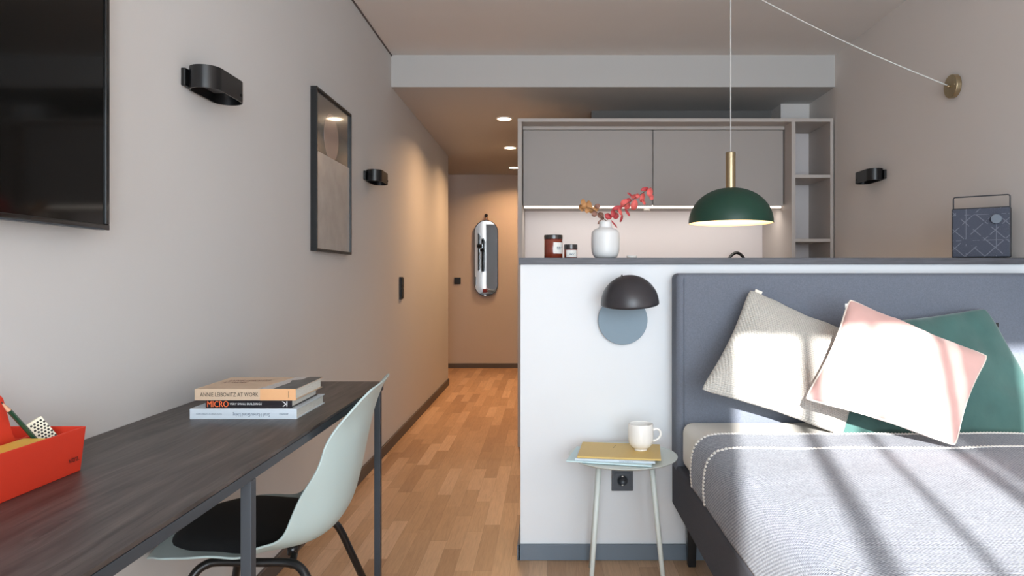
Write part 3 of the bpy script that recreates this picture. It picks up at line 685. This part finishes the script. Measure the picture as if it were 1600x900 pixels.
text('maker_mark', 'vitra.', .027, .0105, (tx1-.0028-oo[0]+.0005, 1.200-oo[1], .7525-DZ), (0, 1, 0), (.006, 0, .078), M['ink'], e)
for ch in e.children:
    if ch.name.startswith('maker_mark'): ch.location = (.0000, 0, 0)
# sticky notes, pencil, block
tag(B('sticky_notes', (-.885, -.842, .99, 1.168, DZ+.0045, .8045), M['yellow'], bevel=.001), 'yellow sticky note block lying in the orange-red desk caddy', 'note pad')
def between(a, b):
    a, b = Vector(a), Vector(b); q = (b-a).to_track_quat('Z', 'Y'); return Matrix.Translation(a) @ q.to_matrix().to_4x4(), (b-a).length
tip = Vector((-.884, 1.118, .876)); bot = Vector((-.861, 1.222, .742))
mt, ln = between(bot, tip)
e = empty('pencil', bot, 0, 'dark green sharpened pencil standing tilted in the desk caddy', 'pencil')
q0 = Matrix.Translation(-bot) @ mt
bm = bmesh.new(); lathe(bm, [(0, 0), (.0036, 0), (.0036, ln-.022), (0, ln-.022)], 6, mtx=q0); link('pencil_barrel', bm, M['pencil'], e)
bm = bmesh.new(); lathe(bm, [(.0036, ln-.022), (.0012, ln-.005)], 12, mtx=q0); link('pencil_cone', bm, M['wood_pale'], e, True)
bm = bmesh.new(); lathe(bm, [(.0012, ln-.005), (0, ln)], 12, mtx=q0); link('pencil_lead', bm, M['ink'], e, True)
bl = Vector((-.868, 1.213, .784))
e = empty('perforated_block', bl, 0, 'ivory plastic block with rows of dark round holes in the desk caddy', 'block')
bt = Matrix.Rotation(math.radians(56), 4, 'Z') @ Matrix.Rotation(math.radians(-30), 4, 'Y') @ Matrix.Rotation(math.radians(-14), 4, 'X')
bm = bmesh.new(); box(bm, -.0125, .0125, -.008, .008, -.034, .052, bt); link('block_body', bm, M['ivory'], e, bevel=.001)
bm = bmesh.new()
for r in range(11):
    for c in range(4):
        X_ = -.0085+c*.0054+(.0027 if r % 2 else 0)
        if X_ > .0105: continue
        lathe(bm, [(0, 0), (.0020, 0), (.0020, .0004), (0, .0004)], 6, mtx=bt @ Matrix.Translation((X_, -.008, -.004+r*.005)) @ R90)
link('hole_pattern', bm, M['ink'], e)

# ------------------------------------------------------------------ chair
CHX, CHY = -.43, 1.845
e = empty('shell_chair', (CHX, CHY, 0), PI+math.radians(4.5), 'pale mint plastic shell chair with black cushion tucked under the desk', 'chair')
# local: sitter faces +x ; back top at x=0
prof = spline([(.555, 0, .405), (.540, 0, .425), (.50, 0, .438), (.42, 0, .440), (.34, 0, .430), (.26, 0, .418), (.19, 0, .418), (.135, 0, .438), (.098, 0, .485), (.076, 0, .56), (.058, 0, .65), (.040, 0, .73), (.020, 0, .79), (.0, 0, .818)], 6)
NP = len(prof)
arc = [0]
for a, b in zip(prof, prof[1:]): arc.append(arc[-1]+(b-a).length)
def lerp_tab(tab, u):
    for (a, va), (b, vb) in zip(tab, tab[1:]):
        if u <= b: 
            t_ = (u-a)/(b-a); t_ = t_*t_*(3-2*t_); return va+(vb-va)*t_
    return tab[-1][1]
def prof_at(u):
    s_ = u*arc[-1]
    for i in range(NP-1):
        if s_ <= arc[i+1]: return prof[i].lerp(prof[i+1], (s_-arc[i])/(arc[i+1]-arc[i]))
    return prof[-1]
WT = [(0, .085), (.02, .14), (.05, .175), (.1, .205), (.2, .228), (.38, .236), (.52, .234), (.66, .222), (.8, .212), (.92, .192), (.97, .168), (1, .13)]
RT = [(0, -.012), (.1, -.008), (.28, .012), (.45, .048), (.6, .045), (.8, .01), (1, -.006)]     # rim lift
FT = [(0, 0), (.3, .0), (.45, .055), (.6, .085), (.8, .060), (1, .012)]                     # rim forward
def shell(u, v):
    c = prof_at(u); w_ = lerp_tab(WT, u); q = abs(v)**2.6
    return Vector((c.x+lerp_tab(FT, u)*q, w_*v, c.z-.010+lerp_tab(RT, u)*q))
bm = bmesh.new(); NU, NV = 56, 28
g_ = [[bm.verts.new(shell(i/NU, math.sin((j/NV*2-1)*PI/2*.98)/math.sin(PI/2*.98))) for j in range(NV+1)] for i in range(NU+1)]
for i in range(NU):
    for j in range(NV): bm.faces.new((g_[i][j], g_[i+1][j], g_[i+1][j+1], g_[i][j+1]))
link('seat_shell', bm, M['mint'], e, True, solid=.0055, subsurf=1)
bm = bmesh.new(); NR, NA = 9, 48; up_r = []; 
def cpt(r, a, off):
    ca, sa_ = math.cos(a), math.sin(a); k_ = (abs(ca)**3+abs(sa_)**3)**(-1/3)
    u = .262+.205*r*ca*k_; v = .86*r*sa_*k_
    return shell(u, v) + Vector((0, 0, off))
top = []; botr = []
for i in range(NR+1):
    r = i/NR; hgt = .004+.022*max(0, 1-r**5)**.5
    top.append([bm.verts.new(cpt(r, 2*PI*q/NA, hgt)) for q in range(NA)] if i else [bm.verts.new(cpt(0, 0, hgt))])
botr = [bm.verts.new(cpt(1, 2*PI*q/NA, .003)) for q in range(NA)]
for q in range(NA): bm.faces.new((top[0][0], top[1][q], top[1][(q+1)%NA]))
for i in range(1, NR):
    for q in range(NA): bm.faces.new((top[i][q], top[i+1][q], top[i+1][(q+1)%NA], top[i][(q+1)%NA]))
for q in range(NA): bm.faces.new((top[NR][q], botr[q], botr[(q+1)%NA], top[NR][(q+1)%NA]))
link('seat_cushion', bm, M['cushion_black'], e, True)
TR = .0105
for s_ in (1, -1):
    yb = s_*.155
    pts = [(.50, s_*.235, .01), (.435, s_*.178, .34)]
    pts += [(.425, s_*.168, .368), (.405, s_*.160, .386), (.375, yb, .392), (.29, yb, .388), (.215, yb, .385), (.185, s_*.160, .378), (.165, s_*.168, .358), (.152, s_*.178, .33)]
    pts += [(.03, s_*.235, .01)]
    full = [Vector(pts[0]), Vector(pts[1])] + spline(pts[1:-1], 5)[1:] + [Vector(pts[-1])]
    bm = bmesh.new(); tube(bm, full, TR, 12); lg = link('leg', bm, M['black_tube'], e, True)
    for px_ in (.50, .03):
        bm = bmesh.new(); lathe(bm, [(0, 0), (.014, 0), (.014, .014), (0, .016)], 14, c=(px_, s_*.236, 0)); link('foot_glide', bm, M['black'], lg)
bm = bmesh.new()
tube(bm, [(.40, -.16, .385), (.36, -.08, .392), (.36, .08, .392), (.40, .16, .385)], .0085, 10)
tube(bm, [(.20, -.16, .380), (.215, -.08, .384), (.215, .08, .384), (.20, .16, .380)], .0085, 10)
for px_, py_ in ((.36, .10), (.36, -.10), (.215, .10), (.215, -.10)): lathe(bm, [(0, 0), (.013, 0), (.013, .022), (0, .022)], 14, c=(px_, py_, .385))
link('cross_bar', bm, M['black_tube'], e, True)

# ------------------------------------------------------------------ bedside table
NX, NY, NZ = .266, 2.43, .452
e = empty('side_table', (NX, NY, 0), 0, 'round pale mint metal side table with slim legs beside the bed', 'side table')
bm = bmesh.new(); lathe(bm, [(0, NZ-.006), (.183, NZ-.006), (.189, NZ-.002), (.190, NZ), (.1885, NZ+.0008), (.183, NZ-.0015), (0, NZ-.0015)], 96); link('tabletop', bm, M['mint_metal'], e, True, bevel=.0003)
def leg(pt, pb):
    bm = bmesh.new(); a = Vector(pt); b = Vector(pb); tube(bm, [a, a.lerp(b, .5), b], .0085, 14, radii=[.0095, .009, .0075]); link('leg', bm, M['mint_metal'], e, True)
tl = W3(936.5, 726, 2.36); bl2 = W3(924.5, 900, 2.315); dl = bl2-tl; kk = tl.z/(tl.z-bl2.z)
tr_ = W3(1017.5, 726, 2.36); br2 = W3(1035.5, 900, 2.315); dr = br2-tr_; kr = tr_.z/(tr_.z-br2.z)
O_ = Vector((NX, NY, 0))
lt = Vector((tl.x, tl.y, NZ-.005))-O_; lb_ = (tl+dl*kk)-O_; leg(lt, lb_)
rt = Vector((tr_.x, tr_.y, NZ-.005))-O_; rb_ = (tr_+dr*kr)-O_; leg(rt, rb_)
# the third leg stands behind the left one
t3 = Vector((tl.x*2.50/tl.y, 2.50, NZ-.005)) - O_; f_ = (tl+dl*kk); b3_ = Vector((f_.x*2.56/f_.y+.003, 2.56, 0)) - O_; leg(t3, b3_)
# magazines and cup
def slab(name, quad, z0, th, m, label, grp=None, page=None):
    e = empty(name, (quad[0][0], quad[0][1], z0), 0, label, 'magazine'); o = quad[0]
    bm = bmesh.new(); prism(bm, [(a-o[0], b-o[1]) for a, b in quad], 0, th, 'z'); link('cover', bm, m, e, bevel=.0008)
    return e
def flat(px, py, z): Y = (CZ-z)*F/(py-CY); return ((px-CX)*Y/F, Y)
z1 = NZ+.001
def fquad(pts, z): return [flat(a, b, z) for a, b in pts]
def quad_rect(c, w, d, a):
    ca, sa_ = math.cos(a), math.sin(a)
    return [(c[0]+x*ca-y*sa_, c[1]+x*sa_+y*ca) for x, y in ((-w/2,-d/2),(w/2,-d/2),(w/2,d/2),(-w/2,d/2))]
am = math.radians(-8)
slab('magazine', quad_rect((.225, 2.395), .285, .20, math.radians(-13)), z1, .005, M['aqua'], 'pale aqua magazine at the bottom of the pile on the side table')
e2 = slab('magazine', quad_rect((.240, 2.402), .268, .19, math.radians(-9)), z1+.005, .007, M['jacket_blue'], 'white and pale blue magazine in the middle of the side table pile')
e3 = slab('magazine', quad_rect((.254, 2.418), .280, .205, am), z1+.012, .006, M['gold'], 'mustard yellow magazine on top of the side table pile')
bm = bmesh.new(); box(bm, -.0006, .0006, -.02, .02, 0, .0004, Matrix.Translation((.139, .13, .0061)) @ Matrix.Rotation(am-.15, 4, 'Z')); link('cover_line', bm, M['ink'], e3)
qd = quad_rect((.240, 2.402), .268, .19, math.radians(-9)); rv = Vector((math.cos(math.radians(-9)), math.sin(math.radians(-9)), 0))
text('spine_title', 'living magazine', .045, .0045, rv*.15+Vector((0, 0, .0013)), rv, (0, 0, 1), M['ink_blue'], e2)
cx_, cy_ = (1001-CX)/446, 2.42; cz_ = z1+.018
e = empty('coffee_cup', (cx_, cy_, cz_), 0, 'white round-bellied cup with handle standing on the mustard magazine', 'cup')
outer = spline([(.0, 0, .0), (.021, 0, 0), (.0225, 0, .006), (.034, 0, .014), (.0425, 0, .030), (.0445, 0, .055), (.0440, 0, .078), (.0425, 0, .092)], 5)
inner = spline([(.0400, 0, .092), (.0415, 0, .078), (.042, 0, .055), (.040, 0, .03), (.03, 0, .014), (0, 0, .010)], 5)
bm = bmesh.new(); lathe(bm, [(max(0, q.x), q.z) for q in outer] + [(.0413, .0932)] + [(max(0, q.x), q.z) for q in inner], 56); link('cup_body', bm, M['cup'], e, True)
bm = bmesh.new(); tube(bm, spline([(.0425, 0, .068), (.054, 0, .074), (.066, 0, .068), (.070, 0, .054), (.062, 0, .040), (.050, 0, .033), (.0415, 0, .031)], 5), .0042, 10); link('cup_handle', bm, M['cup'], e, True)

# ------------------------------------------------------------------ bed
BX0, BX1 = .472, 1.802; HY = 2.525
e = empty('bed', ((BX0+BX1)/2, 1.5, 0), 0, 'upholstered grey box-spring bed with tall plain headboard', 'bed'); bo_ = ((BX0+BX1)/2, 1.5, 0)
def rbox(name, d, m, bev, parent=e, seg=6, sub=0): return B(name, d, m, parent, bev, bo_, seg=seg)
# headboard
hb = rbox('headboard', (BX0, BX1, HY, YH-.002, .355, 1.090), M['bed_fabric'], .020)
bm = bmesh.new(); tube(bm, [(BX0+.028-bo_[0], HY-.0008-bo_[1], .37), (BX0+.028-bo_[0], HY-.0008-bo_[1], 1.075)], .0022, 8); link('headboard_seam', bm, M['bed_fabric'], hb, True)
rbox('bed_base', (BX0+.002, BX1, .42, YH-.004, .214, .385), M['base_fabric'], .012)
mt_ = rbox('mattress', (BX0+.018, BX1-.01, .45, HY-.002, .385, .550), M['sheet'], .035, seg=8)
for lx in (BX0+.065, BX1-.07):
    for ly in (2.575, .50):
        bm = bmesh.new(); z_ = .214
        a = [(-.022, -.022), (.022, -.022), (.022, .022), (-.022, .022)]; v0 = [bm.verts.new((lx-bo_[0]+p_[0]*.62, ly-bo_[1]+p_[1]*.62, 0)) for p_ in a]; v1 = [bm.verts.new((lx-bo_[0]+p_[0], ly-bo_[1]+p_[1], z_)) for p_ in a]
        for i in range(4): bm.faces.new((v0[i], v0[(i+1)%4], v1[(i+1)%4], v1[i]))
        bm.faces.new(v0[::-1]); bm.faces.new(v1); link('leg', bm, M['black_tube'], e, bevel=.002)
# blanket: cross section over the mattress (x,z) swept along y
mx0, mx1, mz = BX0+.018, BX1-.01, .550
th = .013
sec = spline([(mx0-.012, 0, .392), (mx0-.016, 0, .44), (mx0-.012, 0, .495), (mx0-.001, 0, .527), (mx0+.022, 0, .549), (mx0+.06, 0, .5605), (mx0+.12, 0, .5635)], 5) + [Vector((mx0+.12+(mx1-mx0-.14)*q/40, 0, .5635)) for q in range(1, 41)]
sec += [Vector((mx1-.005, 0, .555)), Vector((mx1+.004, 0, .50)), Vector((mx1+.004, 0, .40))]
NYb = 150; ya, yb_ = .43, 2.25
bm = bmesh.new(); uvl = bm.loops.layers.uv.new('UVMap'); rows = []
cum = [0]
for a, b in zip(sec, sec[1:]): cum.append(cum[-1]+(b-a).length)
for i in range(NYb+1):
    y = ya+(yb_-ya)*i/NYb; row = []
    for j, c in enumerate(sec):
        n = noise.noise(Vector((c.x*3.1, y*2.3, 1.7)))*.006 + noise.noise(Vector((c.x*9, y*7, 4.1)))*.0022
        side = c.z < .552
        z = c.z + (0 if side else max(n, -.004)); x = c.x - (abs(n)*.8+.001 if side and c.x < 1 else 0)
        yy = y
        if i == NYb: z = z-.004 if not side else z
        row.append(bm.verts.new((x-bo_[0], yy-bo_[1], z)))
    rows.append(row)
for i in range(NYb):
    for j in range(len(sec)-1):
        fc = bm.faces.new((rows[i][j], rows[i][j+1], rows[i+1][j+1], rows[i+1][j]))
        for lp, (a, b) in zip(fc.loops, ((i, j), (i, j+1), (i+1, j+1), (i+1, j))): lp[uvl].uv = (cum[b], (yb_-ya)*a/NYb)
be = empty('blanket', bo_, 0, 'light grey woven blanket spread over the bed with white braided trim', 'blanket')
bk = link('woven_sheet', bm, M['blanket'], be, True, solid=.007); bk.modifiers['solid'].offset = 0
def braid(yc, r):
    bm = bmesh.new(); n = int(cum[-1]/.011); L_ = 0
    def at(s_):
        for i in range(len(sec)-1):
            if s_ <= cum[i+1]: return sec[i].lerp(sec[i+1], (s_-cum[i])/(cum[i+1]-cum[i]))
        return sec[-1]
    for q in range(n):
        s_ = (q+.5)*cum[-1]/n; c = at(s_); c2 = at(min(s_+.004, cum[-1])); tdir = (c2-c).normalized(); 
        nrm = Vector((-tdir.z, 0, tdir.x))
        nn = max(noise.noise(Vector((c.x*3.1, yc*2.3, 1.7)))*.006 + noise.noise(Vector((c.x*9, yc*7, 4.1)))*.0022, -.004) if c.z > .552 else .003
        p0 = c + nrm*(.005+nn) ; p0.y = yc
        for sgn in (1, -1):
            m_ = Matrix.Translation(Vector((p0.x-bo_[0], p0.y-bo_[1]+sgn*.0032, p0.z))) @ Vector((1, 0, 0)).rotation_difference((tdir+Vector((0, sgn*.8, 0))).normalized()).to_matrix().to_4x4() @ Matrix.Diagonal((.0075, .0032, .0032, 1))
            bmesh.ops.create_icosphere(bm, subdivisions=1, radius=1, matrix=m_)
    return link('braided_trim', bm, M['steel_white'], be, True)
braid(2.065, .004); braid(2.244, .004)

# pillows
def pillow(name, cs, T, m, label, uvs=1.0, seam=None, c_in=.075, wr=.007, ears=0, seed=0):
    cs = [Vector(c) for c in cs]; cen = sum(cs, Vector())/4       # order: top-left, top-right, bottom-right, bottom-left
    e = empty(name, cen, 0, label, 'cushion')
    nrm = ((cs[1]-cs[3]).cross(cs[0]-cs[2])).normalized()
    if nrm.y > 0: nrm = -nrm
    N_ = 36; bm = bmesh.new(); uvl = bm.loops.layers.uv.new('UVMap'); wd_ = (cs[1]-cs[0]).length; ht = (cs[0]-cs[3]).length
    def P(u, v, sgn):
        uu = u*(1-c_in*(1-v*v)); vv = v*(1-c_in*(1-u*u)); kc = 1-.035*(u*v)**8; uu *= kc; vv *= kc; s_, t_ = (uu+1)/2, (vv+1)/2
        p = cs[3].lerp(cs[2], s_).lerp(cs[0].lerp(cs[1], s_), t_)
        h = (max(0, 1-u**2)*max(0, 1-v**2))**.42 if sgn else 0
        h *= T
        if sgn:
            edge = (1-(1-abs(u))*(1-abs(v)))
            h += wr*min(1, h/T*3)*noise.noise(Vector((u*2.2+seed, v*2.2, 3+seed)))*1.5
            h += wr*min(1, h/T*4)*noise.noise(Vector((u*6+seed, v*3, 7+seed)))*.6
        return p-cen + nrm*h*sgn
    gr = {}
    for sgn in (1, -1):
        for i in range(N_+1):
            for j in range(N_+1):
                u = math.sin((2*i/N_-1)*PI/2); v = math.sin((2*j/N_-1)*PI/2)
                bd = i in (0, N_) or j in (0, N_)
                key = (i, j, 0 if bd else sgn)
                if key not in gr: gr[key] = (bm.verts.new(P(u, v, 0 if bd else sgn)), u, v)
        for i in range(N_):
            for j in range(N_):
                ks = [(i, j), (i+1, j), (i+1, j+1), (i, j+1)]
                kk_ = [(a, b, 0 if (a in (0, N_) or b in (0, N_)) else sgn) for a, b in ks]
                fc = bm.faces.new([gr[q][0] for q in kk_])
                for lp, q in zip(fc.loops, kk_): lp[uvl].uv = (gr[q][1]*wd_/2*uvs, gr[q][2]*ht/2*uvs)
    link('cushion_cover', bm, m, e, True)
    if seam:
        pts = []
        for q in range(33): pts.append(P(-1+2*q/32, -1, 0))
        for q in range(1, 33): pts.append(P(1, -1+2*q/32, 0))
        for q in range(1, 33): pts.append(P(1-2*q/32, 1, 0))
        for q in range(1, 32): pts.append(P(-1, 1-2*q/32, 0))
        pts.append(pts[0]); bm = bmesh.new(); tube(bm, pts, .0038, 8, cap=False); link('piping', bm, seam, e, True)
    return e, P, nrm
def cs_of(L): return [W3(*q) for q in L]
white_c = cs_of([(1170, 450, 2.47), (1372, 536, 2.49), (1318, 683, 2.30), (1092, 610, 2.27)])
pe, PP, nr = pillow('white_cushion', white_c, .062, M['white_knit'], 'off-white ribbed knit cushion leaning on the headboard, leftmost of three', seed=2)
bm = bmesh.new(); p_ = PP(-.86, 1, 0); box(bm, -.013, .013, -.002, .002, -.004, .012, Matrix.Translation(p_) @ Matrix.Rotation(math.radians(22), 4, 'Y')); link('cloth_tag', bm, M['piping'], pe)
teal_c = cs_of([(1352, 505, 2.475), (1541, 480, 2.48), (1668, 690, 2.335), (1296, 688, 2.33)])
pe, PP, nr = pillow('teal_cushion', teal_c, .055, M['teal'], 'teal green velvet cushion half hidden behind the pink one', seed=9, c_in=.04)
bm = bmesh.new(); p_ = PP(1, .72, 0); box(bm, -.002, .010, -.002, .002, -.009, .009, Matrix.Translation(p_)); link('cloth_tag', bm, M['ink'], pe)
pink_c = cs_of([(1326, 466, 2.30), (1545, 556, 2.24), (1494, 698, 2.03), (1256, 624, 2.10)])
pe, PP, nr = pillow('pink_cushion', pink_c, .060, M['pink'], 'blush pink cotton cushion with pale piping, front one of three', seam=M['piping'], seed=5)
bm = bmesh.new(); p_ = PP(-1, .86, 0); box(bm, -.008, .002, -.001, .001, -.008, .008, Matrix.Translation(p_)); link('cloth_tag', bm, M['label'], pe)
